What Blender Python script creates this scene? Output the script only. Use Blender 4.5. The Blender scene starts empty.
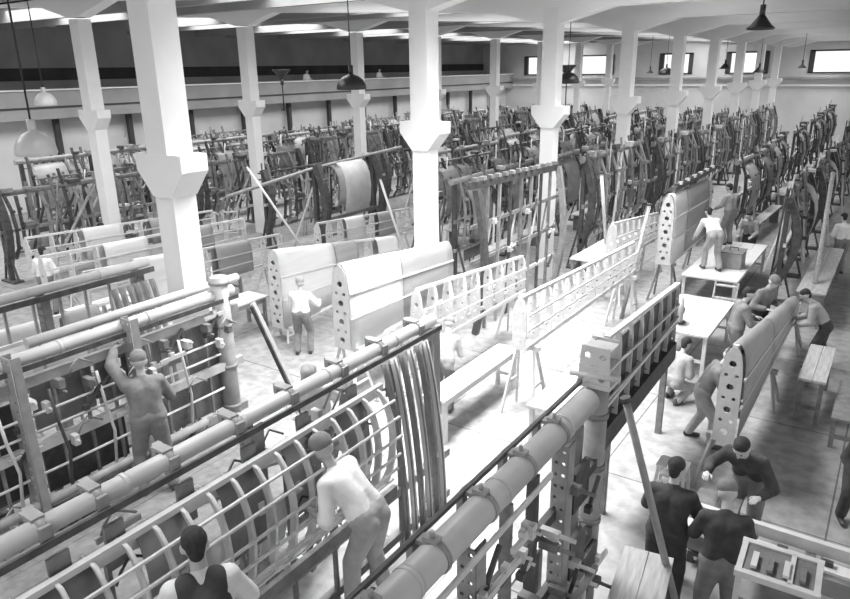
import bpy, bmesh, math, random
from mathutils import Vector, Matrix, Quaternion
random.seed(7)
V = Vector
sc = bpy.context.scene
col = sc.collection
R = math.radians
PI = math.pi

# ------------------------------------------------------------ materials
def mat(name, v, rough=.7, metal=0., amp=.12, scale=6., stretch=(1, 1, 1), bump=.0, fine=.0):
    m = bpy.data.materials.new(name); m.use_nodes = True
    nt = m.node_tree; b = nt.nodes['Principled BSDF']
    b.inputs['Roughness'].default_value = rough; b.inputs['Metallic'].default_value = metal
    tc = nt.nodes.new('ShaderNodeTexCoord'); mp = nt.nodes.new('ShaderNodeMapping')
    mp.inputs['Scale'].default_value = stretch
    n = nt.nodes.new('ShaderNodeTexNoise'); n.inputs['Scale'].default_value = scale; n.inputs['Detail'].default_value = 5
    r = nt.nodes.new('ShaderNodeValToRGB')
    lo = max(0, v * (1 - amp)); hi = min(1, v * (1 + amp))
    r.color_ramp.elements[0].position = .3; r.color_ramp.elements[1].position = .7
    r.color_ramp.elements[0].color = (lo, lo, lo, 1); r.color_ramp.elements[1].color = (hi, hi, hi, 1)
    nt.links.new(tc.outputs['Object'], mp.inputs[0]); nt.links.new(mp.outputs[0], n.inputs['Vector'])
    nt.links.new(n.outputs['Fac'], r.inputs[0]); nt.links.new(r.outputs[0], b.inputs['Base Color'])
    if bump:
        bp = nt.nodes.new('ShaderNodeBump'); bp.inputs['Strength'].default_value = bump; bp.inputs['Distance'].default_value = .02
        nt.links.new(n.outputs['Fac'], bp.inputs['Height']); nt.links.new(bp.outputs[0], b.inputs['Normal'])
    return m
M = dict(
    column=mat('column_plaster', .80, .8, amp=.04, scale=1.5),
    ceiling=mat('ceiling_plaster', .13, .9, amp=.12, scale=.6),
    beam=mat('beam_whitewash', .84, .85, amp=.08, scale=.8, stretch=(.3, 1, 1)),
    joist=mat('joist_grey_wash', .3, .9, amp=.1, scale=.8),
    wall=mat('wall_plaster', .62, .9, amp=.10, scale=.5),
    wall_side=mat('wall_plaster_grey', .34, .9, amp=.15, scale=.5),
    dado=mat('wall_band_dark', .05, .8, amp=.3, scale=1),
    frame=mat('window_frame_dark', .05, .6, amp=.1),
    dark=mat('steel_dark', .07, .55, amp=.35, scale=9),  # base tone lifted to stand in for haze, next two steels likewise
    mid=mat('steel_mid', .2, .5, amp=.25, scale=9),
    grey=mat('steel_grey_paint', .3, .5, amp=.16, scale=7),
    tube=mat('tube_grey_paint', .52, .38, amp=.07, scale=5),
    pale=mat('primer_pale', .62, .5, amp=.08, scale=8),
    nose_grey=mat('nose_sheet_grey', .55, .45, amp=.1, scale=3),
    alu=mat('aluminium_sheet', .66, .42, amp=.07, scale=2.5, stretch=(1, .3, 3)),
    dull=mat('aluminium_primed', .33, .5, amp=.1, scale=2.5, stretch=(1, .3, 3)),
    skin_sheet=mat('aluminium_dark', .2, .45, amp=.25, scale=4),  # darker grey sheet tone
    wood=mat('wood_plank', .42, .8, amp=.2, scale=3, stretch=(9, 1, 9)),
    board=mat('wood_pale', .66, .75, amp=.1, scale=3, stretch=(9, 1, 9)),
    flesh=mat('person_skin', .5, .6, amp=.05),
    w_cloth=mat('cloth_white', .78, .9, amp=.05, scale=10, bump=.5),
    g_cloth=mat('cloth_grey', .22, .95, amp=.15, scale=10, bump=.6),
    l_cloth=mat('cloth_light_grey', .36, .95, amp=.12, scale=10, bump=.6),
    d_cloth=mat('cloth_dark', .06, .95, amp=.25, scale=10, bump=.6),
    hair=mat('hair_dark', .03, .8, amp=.3, scale=40),
    eye=mat('eye_dark', .03, .3, amp=.1),
    leather=mat('shoe_leather', .05, .5, amp=.2),
    lamp_light=mat('lamp_enamel_pale', .55, .3, amp=.04),
    lamp_dark=mat('lamp_enamel_dark', .035, .35, amp=.1),
    rope=mat('cable_rubber', .03, .7, amp=.1),
)
def floor_mat():
    m = mat('floor_concrete', .34, .7, amp=.12, scale=.9)
    nt = m.node_tree; b = nt.nodes['Principled BSDF']
    src = b.inputs['Base Color'].links[0].from_socket
    tc = nt.nodes.new('ShaderNodeTexCoord'); br = nt.nodes.new('ShaderNodeTexBrick')
    br.offset = 0; br.inputs['Scale'].default_value = 1; br.inputs['Brick Width'].default_value = 3; br.inputs['Row Height'].default_value = 3
    br.inputs['Mortar Size'].default_value = .012; br.inputs['Color1'].default_value = br.inputs['Color2'].default_value = (1, 1, 1, 1)
    br.inputs['Mortar'].default_value = (.35, .35, .35, 1)
    nz = nt.nodes.new('ShaderNodeTexNoise'); nz.inputs['Scale'].default_value = 5; nz.inputs['Detail'].default_value = 8
    rr = nt.nodes.new('ShaderNodeValToRGB'); rr.color_ramp.elements[0].position = .35; rr.color_ramp.elements[0].color = (.7, .7, .7, 1); rr.color_ramp.elements[1].position = .6
    mx = nt.nodes.new('ShaderNodeMix'); mx.data_type = 'RGBA'; mx.blend_type = 'MULTIPLY'; mx.inputs[0].default_value = 1
    m2 = nt.nodes.new('ShaderNodeMix'); m2.data_type = 'RGBA'; m2.blend_type = 'MULTIPLY'; m2.inputs[0].default_value = 1
    nt.links.new(tc.outputs['Object'], br.inputs['Vector']); nt.links.new(tc.outputs['Object'], nz.inputs['Vector'])
    nt.links.new(nz.outputs['Fac'], rr.inputs[0])
    nt.links.new(src, mx.inputs[6]); nt.links.new(br.outputs['Color'], mx.inputs[7])
    nt.links.new(mx.outputs[2], m2.inputs[6]); nt.links.new(rr.outputs[0], m2.inputs[7])
    nt.links.new(m2.outputs[2], b.inputs['Base Color'])
    return m
M['floor'] = floor_mat()
def emis(name, v, s):
    m = bpy.data.materials.new(name); m.use_nodes = True; b = m.node_tree.nodes['Principled BSDF']
    b.inputs['Base Color'].default_value = (.8, .8, .8, 1)
    b.inputs['Emission Color'].default_value = (v, v, v, 1); b.inputs['Emission Strength'].default_value = s
    return m
M['glow_pane'] = emis('added_glow_pane', 1, .8)  # emission for the panes added in the ceiling as light sources
def glass_mat():
    m = bpy.data.materials.new('window_glass'); m.use_nodes = True; nt = m.node_tree
    nt.nodes.remove(nt.nodes['Principled BSDF'])
    t = nt.nodes.new('ShaderNodeBsdfTransparent'); g = nt.nodes.new('ShaderNodeBsdfGlossy'); g.inputs['Roughness'].default_value = .05
    mx = nt.nodes.new('ShaderNodeMixShader'); mx.inputs[0].default_value = .06
    nt.links.new(t.outputs[0], mx.inputs[1]); nt.links.new(g.outputs[0], mx.inputs[2])
    nt.links.new(mx.outputs[0], nt.nodes['Material Output'].inputs[0]); return m
M['glass'] = glass_mat()

# ------------------------------------------------------------ mesh helpers
class MB:
    def __init__(s): s.bm = bmesh.new()
    def box(s, c, d, rot=None):
        c = V(c); vs = []
        q = rot if rot is not None else Quaternion()
        for i in (-1, 1):
            for j in (-1, 1):
                for k in (-1, 1):
                    vs.append(s.bm.verts.new(c + q @ V((i*d[0]/2, j*d[1]/2, k*d[2]/2))))
        for f in ((0, 1, 3, 2), (4, 6, 7, 5), (0, 4, 5, 1), (2, 3, 7, 6), (0, 2, 6, 4), (1, 5, 7, 3)):
            s.bm.faces.new([vs[i] for i in f])
        return s
    def bar(s, a, b, w, h=None, up=(0, 0, 1)):
        a, b = V(a), V(b); d = b - a; L = d.length
        if L < 1e-5: return s
        d.normalize(); upv = V(up)
        if abs(d.dot(upv)) > .98: upv = V((1, 0, 0))
        x = d.cross(upv).normalized(); z = x.cross(d)
        m = Matrix((x, d, z)).transposed()
        return s.box((a + b) / 2, (w, L, h or w), m.to_quaternion())
    def tube(s, pts, r, n=8, caps=True):
        pts = [V(p) for p in pts]; rs = r if isinstance(r, (list, tuple)) else [r]*len(pts)
        rings = []
        up = V((0, 0, 1))
        d0 = (pts[1] - pts[0]).normalized()
        if abs(d0.dot(up)) > .95: up = V((0, 1, 0))
        for i, p in enumerate(pts):
            d = (pts[min(i+1, len(pts)-1)] - pts[max(i-1, 0)]).normalized()
            x = d.cross(up)
            if x.length < 1e-4: x = d.cross(V((1, 0, 0)))
            x.normalize(); y = d.cross(x)
            rings.append([s.bm.verts.new(p + (x*math.cos(2*PI*k/n) + y*math.sin(2*PI*k/n))*rs[i]) for k in range(n)])
        for a, b in zip(rings, rings[1:]):
            for k in range(n):
                f = s.bm.faces.new((a[k], a[(k+1) % n], b[(k+1) % n], b[k])); f.smooth = True
        if caps:
            s.bm.faces.new(rings[0][::-1]); s.bm.faces.new(rings[-1])
        return s
    def lathe(s, prof, c=(0, 0, 0), n=24):
        c = V(c); rings = []
        for r, z in prof:
            rings.append([s.bm.verts.new(c + V((max(r, .0005)*math.cos(2*PI*k/n), max(r, .0005)*math.sin(2*PI*k/n), z))) for k in range(n)])
        for a, b in zip(rings, rings[1:]):
            for k in range(n):
                f = s.bm.faces.new((a[k], a[(k+1) % n], b[(k+1) % n], b[k])); f.smooth = True
        return s
    def prism(s, poly, axis, a, b):
        # poly in the plane across the axis ('x': (y,z), 'y': (x,z), 'z': (x,y)), extruded from a to b
        def pt(p, t): return {'x': (t, p[0], p[1]), 'y': (p[0], t, p[1]), 'z': (p[0], p[1], t)}[axis]
        A = [s.bm.verts.new(pt(p, a)) for p in poly]; B = [s.bm.verts.new(pt(p, b)) for p in poly]
        n = len(poly)
        for k in range(n): s.bm.faces.new((A[k], A[(k+1) % n], B[(k+1) % n], B[k]))
        s.bm.faces.new(A[::-1]); s.bm.faces.new(B)
        return s
    def sphere(s, c, rx, ry=None, rz=None, q=None, n=10):
        ry = ry or rx; rz = rz or rx
        r = bmesh.ops.create_uvsphere(s.bm, u_segments=n+2, v_segments=n, radius=1)
        for v in r['verts']:
            p = V((v.co.x*rx, v.co.y*ry, v.co.z*rz))
            if q: p = q @ p
            v.co = p + V(c)
        for v in r['verts']:
            for f in v.link_faces: f.smooth = True
        return s
    def strip(s, rows, smooth=True, thick=0.):
        # rows: list of rows of points -> a sheet, given real thickness by an offset copy
        def grid(rs, flip):
            g = [[s.bm.verts.new(p) for p in r] for r in rs]
            for a, b in zip(g, g[1:]):
                for k in range(len(a)-1):
                    q = (a[k], a[k+1], b[k+1], b[k])
                    f = s.bm.faces.new(q if not flip else q[::-1]); f.smooth = smooth
            return g
        rows = [[V(p) for p in r] for r in rows]
        g1 = grid(rows, False)
        if thick:
            off = []
            for i, r in enumerate(rows):
                o = []
                for k, p in enumerate(r):
                    du = r[min(k+1, len(r)-1)] - r[max(k-1, 0)]
                    dv = rows[min(i+1, len(rows)-1)][k] - rows[max(i-1, 0)][k]
                    o.append(p - du.cross(dv).normalized()*thick)
                off.append(o)
            g2 = grid(off, True)
            m = len(rows)-1; n = len(rows[0])-1
            for k in range(n):
                s.bm.faces.new((g1[0][k], g2[0][k], g2[0][k+1], g1[0][k+1]))
                s.bm.faces.new((g1[m][k], g1[m][k+1], g2[m][k+1], g2[m][k]))
            for i in range(m):
                s.bm.faces.new((g1[i][0], g1[i+1][0], g2[i+1][0], g2[i][0]))
                s.bm.faces.new((g1[i][n], g2[i][n], g2[i+1][n], g1[i+1][n]))
        return s
    def mesh(s, name, m):
        bmesh.ops.recalc_face_normals(s.bm, faces=s.bm.faces)
        me = bpy.data.meshes.new(name); s.bm.to_mesh(me); s.bm.free()
        me.materials.append(M[m] if isinstance(m, str) else m); return me
    def build(s, name, m, parent=None):
        return link(name, s.mesh(name, m), parent)
def link(name, me, parent=None):
    o = bpy.data.objects.new(name, me); col.objects.link(o)
    if parent is not None: o.parent = parent
    return o
def tag(o, label=None, cat=None, group=None, kind=None):
    if label: o['label'] = label
    if cat: o['category'] = cat
    if group: o['group'] = group
    if kind: o['kind'] = kind
    return o
def thing(name, label, cat, loc=(0, 0, 0), rz=0, group=None):
    o = bpy.data.objects.new(name, None); col.objects.link(o)
    o.location = loc; o.rotation_euler = (0, 0, rz); o.empty_display_size = .1
    return tag(o, label, cat, group)
def struct(name, mb, m):
    return tag(mb.build(name, m), kind='structure')
def copy_tree(o, parent=None):
    c = o.copy(); col.objects.link(c)
    if parent is not None: c.parent = parent
    for ch in list(o.children): copy_tree(ch, c)
    return c
def plate(outline, holes, t=.006):
    """flat plate with real holes in the XZ plane, thickness t along Y -> mesh"""
    cu = bpy.data.curves.new('plate', 'CURVE'); cu.dimensions = '2D'; cu.fill_mode = 'BOTH'; cu.extrude = t/2
    def sp(pts):
        s = cu.splines.new('POLY'); s.points.add(len(pts)-1)
        for p, q in zip(s.points, pts): p.co = (q[0], q[1], 0, 1)
        s.use_cyclic_u = True
    sp(outline)
    for (x, z, r) in holes: sp([(x + r*math.cos(2*PI*k/10), z + r*math.sin(2*PI*k/10)) for k in range(10)])
    o = bpy.data.objects.new('plate', cu); col.objects.link(o)
    dg = bpy.context.evaluated_depsgraph_get()
    me = bpy.data.meshes.new_from_object(o.evaluated_get(dg))
    bpy.data.objects.remove(o)
    me.transform(Matrix.Rotation(PI/2, 4, 'X'))
    return me
ORD = ['nearest', 'second', 'third', 'fourth', 'fifth', 'sixth', 'seventh', 'eighth', 'ninth', 'tenth', 'eleventh', 'twelfth']

# ------------------------------------------------------------ camera (height 5.8 m, on a gallery)
cd = bpy.data.cameras.new('camera'); cam = bpy.data.objects.new('camera', cd); col.objects.link(cam)
cd.sensor_width = 36; cd.lens = 694.65/850*36; cd.clip_end = 300; cd.clip_start = .05
p_, y_, r_ = R(18.472), R(34.33), R(-.871)
fw = V((-math.sin(y_)*math.cos(p_), math.cos(y_)*math.cos(p_), -math.sin(p_)))
rt = V((math.cos(y_), math.sin(y_), 0)); up = rt.cross(fw)
rt2 = rt*math.cos(r_) + up*math.sin(r_); up2 = up*math.cos(r_) - rt*math.sin(r_)
mw = Matrix((rt2, up2, -fw)).transposed().to_4x4(); mw.translation = V((0, 0, 5.8))
cam.matrix_world = mw
sc.camera = cam

XW = -31.0
# ------------------------------------------------------------ people
def ik(a, b, l1, l2, pole):
    a, b = V(a), V(b); d = b - a; L = min(d.length, (l1+l2)*.995); d.normalize()
    x = (l1*l1 - l2*l2 + L*L)/(2*L); h = math.sqrt(max(0, l1*l1 - x*x))
    pl = V(pole); pl = (pl - d*pl.dot(d))
    if pl.length < 1e-4: pl = V((0, 0, -1))
    pl.normalize()
    return a + d*x + pl*h, a + d*L
def blob(segs, voxel, smooth=4):
    """tapered capsules fused into one continuous surface"""
    mb = MB()
    for a, b, ra, rb in segs:
        a, b = V(a), V(b); n = 12
        mb.sphere(a, ra); mb.sphere(b, rb)
        if (b-a).length > 1e-4: mb.tube([a, b], [ra, rb], n)
    me = mb.mesh('tmp', 'flesh')
    o = bpy.data.objects.new('tmp', me); col.objects.link(o)
    m = o.modifiers.new('r', 'REMESH'); m.mode = 'VOXEL'; m.voxel_size = voxel; m.use_smooth_shade = True
    s = o.modifiers.new('s', 'SMOOTH'); s.iterations = smooth; s.factor = .5
    dg = bpy.context.evaluated_depsgraph_get()
    out = bpy.data.meshes.new_from_object(o.evaluated_get(dg))
    bpy.data.objects.remove(o); bpy.data.meshes.remove(me)
    return out
def hand_geo(mb, wrist, d, side, curl=.5):
    """palm with four fingers of unequal length and a thumb off its side"""
    d = d.normalized(); upv = V((0, 0, 1)) if abs(d.z) < .9 else V((0, 1, 0))
    x = d.cross(upv).normalized()*side; nrm = x.cross(d)*side
    q = Matrix((x, d, nrm)).transposed().to_quaternion()
    mb.sphere(wrist + d*.05, .04, .055, .018, q, 8)
    for i, L in enumerate((.062, .072, .067, .052)):
        p = wrist + d*.09 + x*(-.027 + .018*i); dd = d.copy(); pts = [wrist + d*.05 + x*(-.02+.013*i), p]
        for j in range(3):
            dd = (dd - nrm*curl*.55).normalized(); p = p + dd*L*(.42, .33, .25)[j]; pts.append(p)
        mb.tube(pts, [.0095, .0095, .009, .008, .007], 6)
    t0 = wrist + d*.03 - x*.03; t1 = t0 - x*.03 + d*.025 - nrm*.01; t2 = t1 + d*.03 - nrm*.012
    mb.tube([t0 + x*.01, t0, t1, t2], [.012, .012, .011, .009], 6)
def person(label, loc, yaw, lean=5, hip=.92, hands=((-.25, .15, .85), (.25, .15, .85)), feet=((-.11, 0, .08), (.11, 0, .08)), head=(0, 10), top='w_cloth', legs='g_cloth',
           hat=None, hairm='hair', sleeves='long', hy=0., s=1., elbow=(0, -1, -.4), knee=(0, 1, 0), apron=None, collar=False):
    z0 = 0
    Hc = V((0, hy, hip)); sp = V((0, math.sin(R(lean)), math.cos(R(lean))))
    mid_ = Hc + sp*.24
    sp2 = V((0, math.sin(R(lean*1.15)), math.cos(R(lean*1.15)))); N = mid_ + sp2*.27
    hl = R(lean*.6 + head[1]); hy_ = R(head[0])
    hd = V((0, math.sin(hl), math.cos(hl)))
    Hd = N + hd*.185 + V((0, .015, 0))
    sh = [N - sp2*.05 + V((sx*.175, 0, 0)) for sx in (-1, 1)]
    hp = [Hc + V((sx*.09, 0, -.02)) for sx in (-1, 1)]
    arms, lgs = [], []
    for i in (0, 1):
        e, w = ik(sh[i], hands[i], .29, .255, V(elbow) + V(((-1, 1)[i]*.5, 0, 0))); arms.append((sh[i], e, w))
        k, a = ik(hp[i], feet[i], .43, .43, V(knee) + V(((-1, 1)[i]*.15, 0, 0))); lgs.append((hp[i], k, a))
    fwd = V((-math.sin(hy_)*math.cos(hl), math.cos(hy_)*math.cos(hl), -math.sin(hl)))
    # body
    S = [(sh[0], sh[1], .062, .062), (N - sp2*.12 + V((-.07, 0, 0)), mid_ + V((-.05, 0, 0)), .1, .09), (N - sp2*.12 + V((.07, 0, 0)), mid_ + V((.05, 0, 0)), .1, .09),
         (mid_ + V((-.04, 0, 0)), hp[0], .09, .095), (mid_ + V((.04, 0, 0)), hp[1], .09, .095), (N - sp2*.03, Hd - hd*.06, .055, .05)]
    for a, e, w in arms: S += [(a, e, .05, .04), (e, w, .038, .026)]
    for h, k, a in lgs: S += [(h, k, .08, .053), (k, a, .05, .036)]
    # head: skull, jaw, nose, ears
    sidev = V((math.cos(hy_), math.sin(hy_), 0)); upv = sidev.cross(fwd)
    S += [(Hd + upv*.03 - fwd*.022, Hd + upv*.03 + fwd*.02, .084, .078), (Hd - upv*.03 + fwd*.03, Hd - upv*.065 + fwd*.045, .058, .04)]
    S += [(Hd + fwd*.095 + upv*.02, Hd + fwd*.108 - upv*.012, .013, .017)]
    for sx in (-1, 1): S += [(Hd + sidev*sx*.08 + upv*.02, Hd + sidev*sx*.083 - upv*.015, .018, .014)]
    me = blob(S, .014, 3)
    bm = bmesh.new(); bm.from_mesh(me); mb = MB(); mb.bm.free(); mb.bm = bm
    for i in (0, 1):
        a, e, w = arms[i]; hand_geo(mb, w, (w-e), (-1, 1)[i])
    body = mb.mesh('person', 'flesh'); bpy.data.meshes.remove(me)
    body.materials.append(M['eye'])
    ob = link('person', body); tag(ob, label, 'person'); ob.location = loc; ob.rotation_euler = (0, 0, R(yaw)); ob.scale = (s, s, s)
    for sx in (-1, 1): MB().sphere(Hd + fwd*.088 + sidev*sx*.03 + upv*.03, .011, n=6).build('eye', 'eye', ob)
    def cloth(segs, name, m, v=.02):
        c = blob(segs, v, 2); c.materials.clear(); c.materials.append(M[m]); return link(name, c, ob)
    g_ = .02
    T = [(sh[0], sh[1], .062+g_, .062+g_), (N - sp2*.12 + V((-.075, 0, 0)), mid_ + V((-.055, 0, 0)), .105+g_, .1+g_), (N - sp2*.12 + V((.075, 0, 0)), mid_ + V((.055, 0, 0)), .105+g_, .1+g_),
         (mid_ + V((-.05, 0, 0)), hp[0] + sp*.09, .1+g_, .1+g_), (mid_ + V((.05, 0, 0)), hp[1] + sp*.09, .1+g_, .1+g_), (N - sp2*.03, N + hd*.02, .07, .06)]
    for a, e, w in arms:
        T += [(a, e, .055+g_, .05+g_)]
        if sleeves == 'long': T += [(e, e + (w-e)*.85, .048+g_, .034+g_)]
        elif sleeves == 'rolled': T += [(e, e + (w-e)*.12, .05+g_, .048+g_)]
        elif sleeves == 'none': T.pop()
    cloth(T, 'shirt' if top != legs else 'jacket', top)
    L_ = [(hp[0] + sp*.08, hp[1] + sp*.08, .105+g_, .105+g_)]
    for h, k, a in lgs: L_ += [(h, k, .092+g_, .066+g_), (k, a + (k-a)*.06, .062+g_, .052+g_)]
    cloth(L_, 'trousers', legs)
    if apron:   # bib and straps
        A = [(mid_ + V((-.05, .03, .02)), mid_ + V((.05, .03, .02)), .128, .128), (mid_ - V((0, .02, -.12)), mid_ + V((0, 0, -.1)), .14, .13)]
        for sx in (-1, 1): A += [(mid_ + V((sx*.08, -.05, 0)), N + V((sx*.09, -.03, -.02)), .1, .085), (N + V((sx*.09, -.03, -.02)), mid_ + V((sx*.08, .07, 0)), .085, .09)]
        cloth(A, 'vest', apron)
    for i in (0, 1):
        a = lgs[i][2]
        c = blob([(a + V((0, -.03, -.035)), a + V((0, .16, -.045)), .045, .036), (a + V((0, -.02, -.03)), a + V((0, -.01, .02)), .044, .045)], .014, 2)
        c.materials.clear(); c.materials.append(M['leather']); link('shoe', c, ob)
    if hat == 'cap':
        c = blob([(Hd + upv*.075 - fwd*.02, Hd + upv*.07 + fwd*.02, .094, .09)], .014, 2); c.materials.clear(); c.materials.append(M['l_cloth' if s < 1 else 'g_cloth'])
        h = link('cap', c, ob)
        MB().sphere(Hd + upv*.06 + fwd*.1, .07, .06, .01, Matrix((sidev, fwd, upv)).transposed().to_quaternion(), 8).build('peak', 'g_cloth', h)
    else:
        c = blob([(Hd + upv*.055 - fwd*.032, Hd + upv*.06 - fwd*.0, .086, .082), (Hd + upv*.01 - fwd*.05, Hd - upv*.03 - fwd*.052, .066, .052)], .013, 1)
        c.materials.clear(); c.materials.append(M[hairm]); link('hair', c, ob)
    return ob
F0 = ((-.12, 0, .08), (.12, 0, .08))
person('person in white shirt, grey trousers and flat cap facing the shining wing section', (-9.92, 9.9, 0), 30, 4, .9, ((-.15, .35, 1.15), (.34, .3, 1.15)), ((-.14, 0, .08), (.14, .05, .08)), (0, 8), 'w_cloth', 'g_cloth', 'cap', s=.98)
person('person in grey overalls reaching up to the thick tube of the column jig, back turned', (-6.7, 4.12, 1.05), 62, 8, .92, ((-.22, .42, 1.72), (.2, .4, 1.15)), ((-.16, .0, .08), (.16, -.05, .08)), (0, 5), 'g_cloth', 'g_cloth', 'cap', s=1.0)
person('person in white shirt bending over the wing skeleton, large in the foreground', (-3.5, 4.1, .95), 98, 42, .93, ((-.2, .42, 1.0), (.2, .42, .9)), ((-.13, .08, .08), (.13, -.12, .08)), (0, 0), 'w_cloth', 'l_cloth', 'cap', sleeves='rolled', hy=-.08, s=1.08)
person('person in white shirt half hidden behind the wing skeleton, left of the nose sheets', (-5.2, 5.35, 1.05), -150, 22, .92, ((-.25, .3, 1.1), (.2, .35, 1.1)), F0, (0, 12), 'w_cloth', 'g_cloth', 'cap', s=.98)
person('person in dark vest over white shirt at the bottom edge, head and shoulders only', (-3.45, 2.32, .95), 60, 10, .92, ((-.25, .4, 1.1), (.25, .4, 1.1)), F0, (0, 12), 'w_cloth', 'g_cloth', None, sleeves='long', apron='d_cloth', s=1.08)
person('person in light clothes leaning at the bench beyond the nose sheets', (-6.0, 9.3, 0), 15, 30, .92, ((-.2, .5, .95), (.2, .5, .95)), F0, (0, 15), 'l_cloth', 'g_cloth', 'cap')
# right aisle
person('person in white shirt bending forward on the large platform table', (-3.55, 18.0, .85), 40, 48, .9, ((-.2, .6, .7), (.2, .6, .75)), ((-.13, .1, .08), (.13, -.2, .08)), (0, 0), 'w_cloth', 'l_cloth', None, hy=-.1)
person('person in grey shirt standing behind the bending one, upper right', (-3.75, 20.9, .85), 60, 8, .92, ((-.2, .4, 1.0), (.2, .4, 1.1)), F0, (0, 15), 'l_cloth', 'g_cloth', None)
person('person in pale shirt and dark trousers at the end of the platform table', (-3.35, 22.1, .0), 170, 20, .92, ((-.2, .45, 1.0), (.2, .45, 1.0)), F0, (0, 15), 'l_cloth', 'd_cloth', None)
person('person in grey overalls standing left of the tapering wing, facing it', (-2.1, 13.6, 0), -60, 8, .92, ((-.2, .4, 1.1), (.2, .4, 1.1)), F0, (0, 15), 'g_cloth', 'g_cloth', None, s=1.04)
person('person in dark overalls close behind the tapering wing, shoulder visible over it', (-1.9, 14.9, 0), -120, 12, .92, ((-.2, .3, 1.1), (.2, .3, 1.1)), F0, (0, 20), 'g_cloth', 'd_cloth', 'cap', s=1.04)
person('person in grey overalls stooping with hands on the near end of the tapering wing', (-2.0, 10.6, 0), -70, 24, .9, ((-.15, .5, 1.1), (.15, .5, 1.0)), ((-.2, -.1, .08), (.16, .2, .08)), (0, 15), 'g_cloth', 'l_cloth', 'cap')
person('small crouching person beside the white trestle, left of the stooping worker', (-2.75, 11.8, 0), -20, 25, .42, ((-.15, .4, .45), (.15, .4, .5)), ((-.14, .15, .08), (.14, .0, .08)), (0, 10), 'l_cloth', 'l_cloth', None)
person('person in pale shirt bending over the right side of the tapering wing', (-.72, 14.9, 0), 100, 38, .92, ((-.2, .5, .9), (.2, .5, .9)), ((-.16, .1, .08), (.16, -.2, .08)), (0, 10), 'l_cloth', 'd_cloth', None, hy=-.05)
person('person in dark shirt leaning over the rail, arms down, lower right', (-.9, 8.25, 0), 170, 40, .95, ((-.28, .5, 1.05), (.3, .45, 1.08)), ((-.14, .05, .08), (.14, -.1, .08)), (0, 15), 'd_cloth', 'g_cloth', None, s=1.08, sleeves='long', hy=-.1)
person('person in dark overalls with back turned, left of the trio at the rail', (-1.42, 6.6, .0), 5, 10, .92, ((-.2, .45, 1.05), (.22, .45, 1.05)), F0, (-10, 14), 'd_cloth', 'd_cloth', None, s=1.07, sleeves='rolled')
person('person in grey overalls with back turned, middle of the trio at the rail', (-.83, 6.45, .0), 15, 14, .92, ((-.2, .46, 1.05), (.22, .46, 1.0)), F0, (15, 22), 'd_cloth', 'g_cloth', 'cap', s=1.05, sleeves='rolled')
person('person in dark clothes cut off by the right edge of the picture', (.22, 9.6, 0), 200, 30, .92, ((-.2, .4, .9), (.2, .4, .9)), F0, (0, 10), 'd_cloth', 'd_cloth', None)
# far figures
person('person in white shirt at the left edge below the large dome lamp', (-17.2, 8.4, 0), 30, 5, .92, ((-.2, .3, 1.1), (.2, .3, 1.1)), F0, (0, 10), 'w_cloth', 'g_cloth', None)
person('person in light clothes standing left of the first gallery side column', (-18.6, 10.8, 0), 0, 5, .92, ((-.2, .3, 1.1), (.2, .3, 1.1)), F0, (0, 10), 'l_cloth', 'g_cloth', None)
person('person in pale clothes standing among the jigs at the right edge', (-1.0, 22.5, 0), 30, 8, .92, ((-.2, .3, 1.1), (.2, .3, 1.1)), F0, (0, 10), 'w_cloth', 'g_cloth', None)
person('person in pale clothes standing on the gallery above the dark lamp', (XW - .7, 33.6, 4.06), -90, 5, .92, ((-.2, .3, 1.1), (.2, .3, 1.1)), F0, (0, 10), 'w_cloth', 'd_cloth', None)
person('person in pale clothes standing on the gallery left of the second near column', (XW - .7, 41.0, 4.06), -90, 5, .92, ((-.2, .3, 1.1), (.2, .3, 1.1)), F0, (0, 10), 'w_cloth', 'd_cloth', None)

# ------------------------------------------------------------ the hall
X1, X2, XW, YE = -8.01, -19.53, -31.0, 60.0
Y0 = 5.82
struct('floor', MB().box((-10, 26, -.1), (50, 70, .2)), 'floor')
ZB1, ZB2 = 6.82, 7.25           # beam undersides over the two rows of columns
def zb(x): return ZB1 + (X1 - x)/(X1 - X2)*(ZB2 - ZB1) if x < X1 else ZB1
def beam_profile():
    pts = []
    cols = [XW - 1, X2, X1, 3.5, 9]
    for i in range(len(cols)-1):
        a, b = cols[i], cols[i+1]
        h = 1.6
        pts += [(a + .25, zb(a)), (a + h, zb(a) + .34), (b - h, zb(b) + .34), (b - .25, zb(b))]
    return pts + [(9, 8.0), (XW - 1, 8.0)]
for k in range(-1, 10):
    y = Y0 + 6*k
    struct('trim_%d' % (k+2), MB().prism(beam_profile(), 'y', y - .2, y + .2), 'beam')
# shallower joists between the main beams
n = 12
for k in range(-1, 9):
    for j in (1, 2):
        y = Y0 + 6*k + 2*j
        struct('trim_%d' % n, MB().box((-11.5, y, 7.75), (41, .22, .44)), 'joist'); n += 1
# ceiling slab with gaps for glowing panes added to brighten the hall
lights_x = [(-6.2, -1.2)]
cb = MB()
RL = [(-6.6, -3.4), (-16.2, -11.8), (-27.5, -23)]
for a, b in ((-34, -27.5), (-23, -16.2), (-11.8, -6.6), (-3.4, 9)):
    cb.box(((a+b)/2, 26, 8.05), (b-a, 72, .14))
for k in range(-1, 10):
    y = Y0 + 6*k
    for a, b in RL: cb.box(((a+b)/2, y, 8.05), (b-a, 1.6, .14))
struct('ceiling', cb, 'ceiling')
wn = 1
for k in range(-1, 9):
    y = Y0 + 6*k + 3
    for a, b in RL:
        w = struct('window_%d' % wn, MB().box(((a+b)/2, y, 8.07), (b-a, 4.4, .03)), 'glow_pane'); wn += 1  # glowing pane added to light the bay below
        fr = MB()
        for i in range(6): fr.box((a + (b-a)*i/5, y, 8.02), (.05, 4.4, .06))
        fr.build('window_frame', 'frame', w)
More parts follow.
